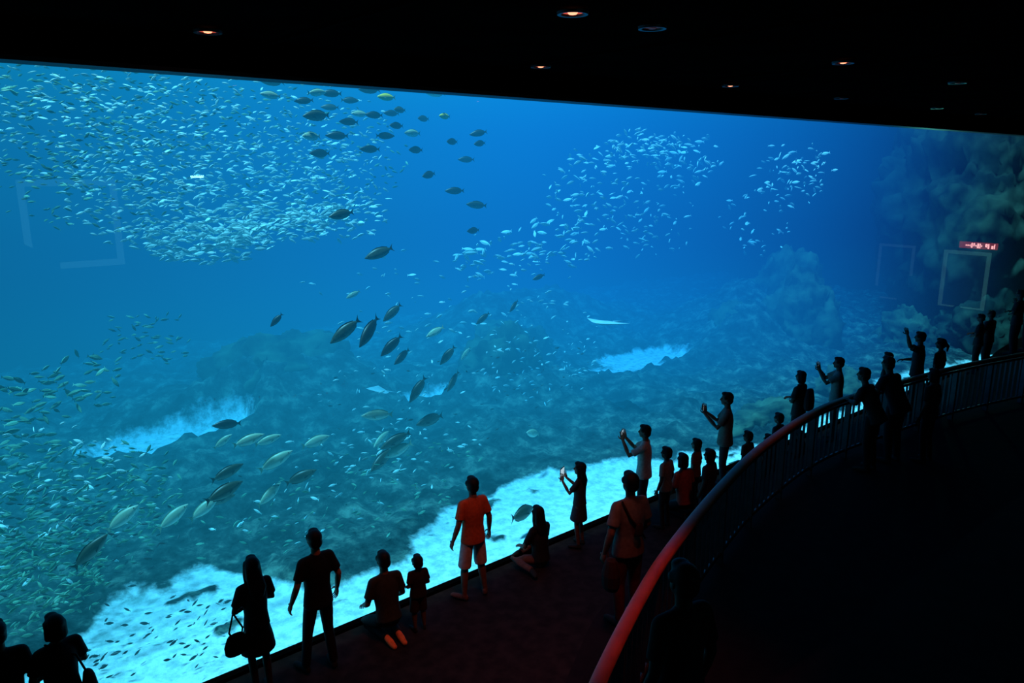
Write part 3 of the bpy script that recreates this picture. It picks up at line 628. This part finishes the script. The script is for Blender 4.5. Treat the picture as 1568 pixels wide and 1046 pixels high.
person('standing_man',(1.24,7.50),.85,1.75,30,dict(elR=(.235,-.02,1.13),wrR=(.2,.15,.95),elL=(-.27,-.04,1.14),wrL=(-.3,.02,.9),knR=(.11,.02,.5)),top=(.11,.10,.10),bottom=(.07,.009,.009),slim=1.12,skin=(.12,.06,.04),
  extra=lambda B,m,J:(bagmesh(B,(-.3,-.1,.72),6,(.09,.11,.12),[Vector((-.28,0,.95)),Vector((-.3,-.05,.86))]),bagmesh(B,(.0,-.17,1.18),6,(.05,.03,.05),[Vector((-.14,-.05,1.47)),Vector((-.08,-.125,1.3)),Vector((.04,-.135,1.15)),Vector((.16,-.08,1.0))]),m+[cm('bag_leather',(.02,.01,.01))])[2])
person('man_photographing',(2.14,11.68),0,1.68,68,PHONE,top=(.38,.33,.32),bottom=(.02,.02,.025),skin=(.14,.07,.05),extra=lambda B,m,J:add_phone(B,Vector((0,.40,1.56)),(.16,.012,.09),0,True,m))
person('standing_boy',(2.46,11.50),0,1.36,50,{},top=(.22,.17,.16),bottom=(.02,.02,.025),headk=1.15,skin=(.1,.05,.04))
person('crouching_woman',(2.86,11.85),0,1.15,36,KNEEL,hair='bob',Hp=1.17,top=(.4,.07,.06),skin=(.1,.05,.04))
person('standing_child',(3.12,12.25),0,1.22,55,{},top=(.16,.03,.03),headk=1.25,hair='bob',skin=(.1,.05,.04))
person('standing_woman',(3.12,11.40),0,1.36,48,{},top=(.03,.03,.035),headk=1.2,slim=1.15,hair='bob',skin=(.1,.05,.04))
DK=(.1,.05,.04)
person('man_photographing',(3.80,12.97),0,1.84,74,PHONEMID,top=(.10,.09,.08),bottom=(.02,.02,.025),skin=DK,extra=lambda B,m,J:add_phone(B,Vector((0,.39,1.45)),(.15,.012,.08),0,True,m))
person('standing_child',(4.10,12.63),0,1.22,40,{},headk=1.25,top=(.03,.03,.03),skin=DK)
person('standing_child',(4.50,12.75),0,1.12,40,{},headk=1.3,top=(.03,.02,.02),skin=DK)
person('standing_child',(4.87,13.34),0,1.32,40,{},headk=1.2,top=(.02,.02,.03),skin=DK)
person('standing_child',(5.15,13.0),0,1.10,40,{},headk=1.3,top=(.02,.02,.03),skin=DK)
person('standing_woman',(5.78,14.8),0,1.74,45,CROSS,hair='bob',top=(.02,.02,.02),skin=DK,slim=1.1,extra=lambda B,m,J:(bagmesh(B,(0,-.2,1.2),1,(.15,.09,.17),[Vector((-.12,-.1,1.4)),Vector((-.13,.0,1.49))]),m)[1])
person('man_photographing',(6.83,15.52),0,1.84,70,PHONE,top=(.16,.14,.13),skin=DK,slim=1.1,extra=lambda B,m,J:add_phone(B,Vector((0,.40,1.56)),(.15,.012,.08),0,True,m))
person('leaning_man',(5.82,11.80),.85,1.76,42,LEAN,top=(.02,.02,.02),skin=DK,slim=1.1)
person('leaning_man',(6.38,12.20),.85,1.84,30,LEAN,top=(.015,.015,.02),slim=1.2,skin=DK)
person('standing_woman',(6.95,12.2),.85,1.62,36,{},hair='bob',top=(.02,.02,.02),skin=DK)
person('standing_woman',(7.0,13.85),.85,1.5,48,{},hair='bob',top=(.02,.02,.02),skin=DK)
person('waving_man',(8.04,14.74),.85,1.70,50,ONEUP,top=(.02,.02,.02),slim=1.15,skin=DK)
person('standing_girl',(8.55,14.9),.85,1.52,40,{},top=(.03,.02,.02),headk=1.1,hair='pony',skin=DK)
person('standing_man',tuple(W(21.2,.4))[:2],0,1.72,48,CROSS,top=(.02,.02,.02),skin=DK,slim=1.15)
person('standing_man',tuple(W(21.8,.45))[:2],0,1.76,30,CROSS,top=(.02,.02,.02),skin=DK,slim=1.15)
person('standing_child',tuple(W(22.0,1.5))[:2],.85,1.1,40,{},top=(.02,.02,.02),headk=1.3,skin=DK)
person('standing_man',(13.2,19.7),.85,1.75,40,CROSS,top=(.02,.02,.02),slim=1.25,skin=DK)
person('standing_woman',(13.8,20.1),.85,1.72,40,PHONELOW,top=(.02,.02,.02),slim=1.2,hair='bob',skin=DK)
person('standing_visitor',(1.0,4.04),1.75,1.72,30,{},top=(.010,.006,.006),hair='short',skin=(.02,.012,.01))

# ---------------------------------------------------------------- world & camera
w=D.worlds.new('World');SC.world=w;w.use_nodes=True;w.node_tree.nodes['Background'].inputs[0].default_value=(0,0,0,1);w.node_tree.nodes['Background'].inputs[1].default_value=0
cd=D.cameras.new('camera');co=D.objects.new('camera',cd);COL.objects.link(co);SC.camera=co
cd.sensor_width=36;cd.lens=36*1200/1600;cd.clip_end=200
co.location=(0,0,5.7);co.rotation_euler=(R(90-12.8),0,0)
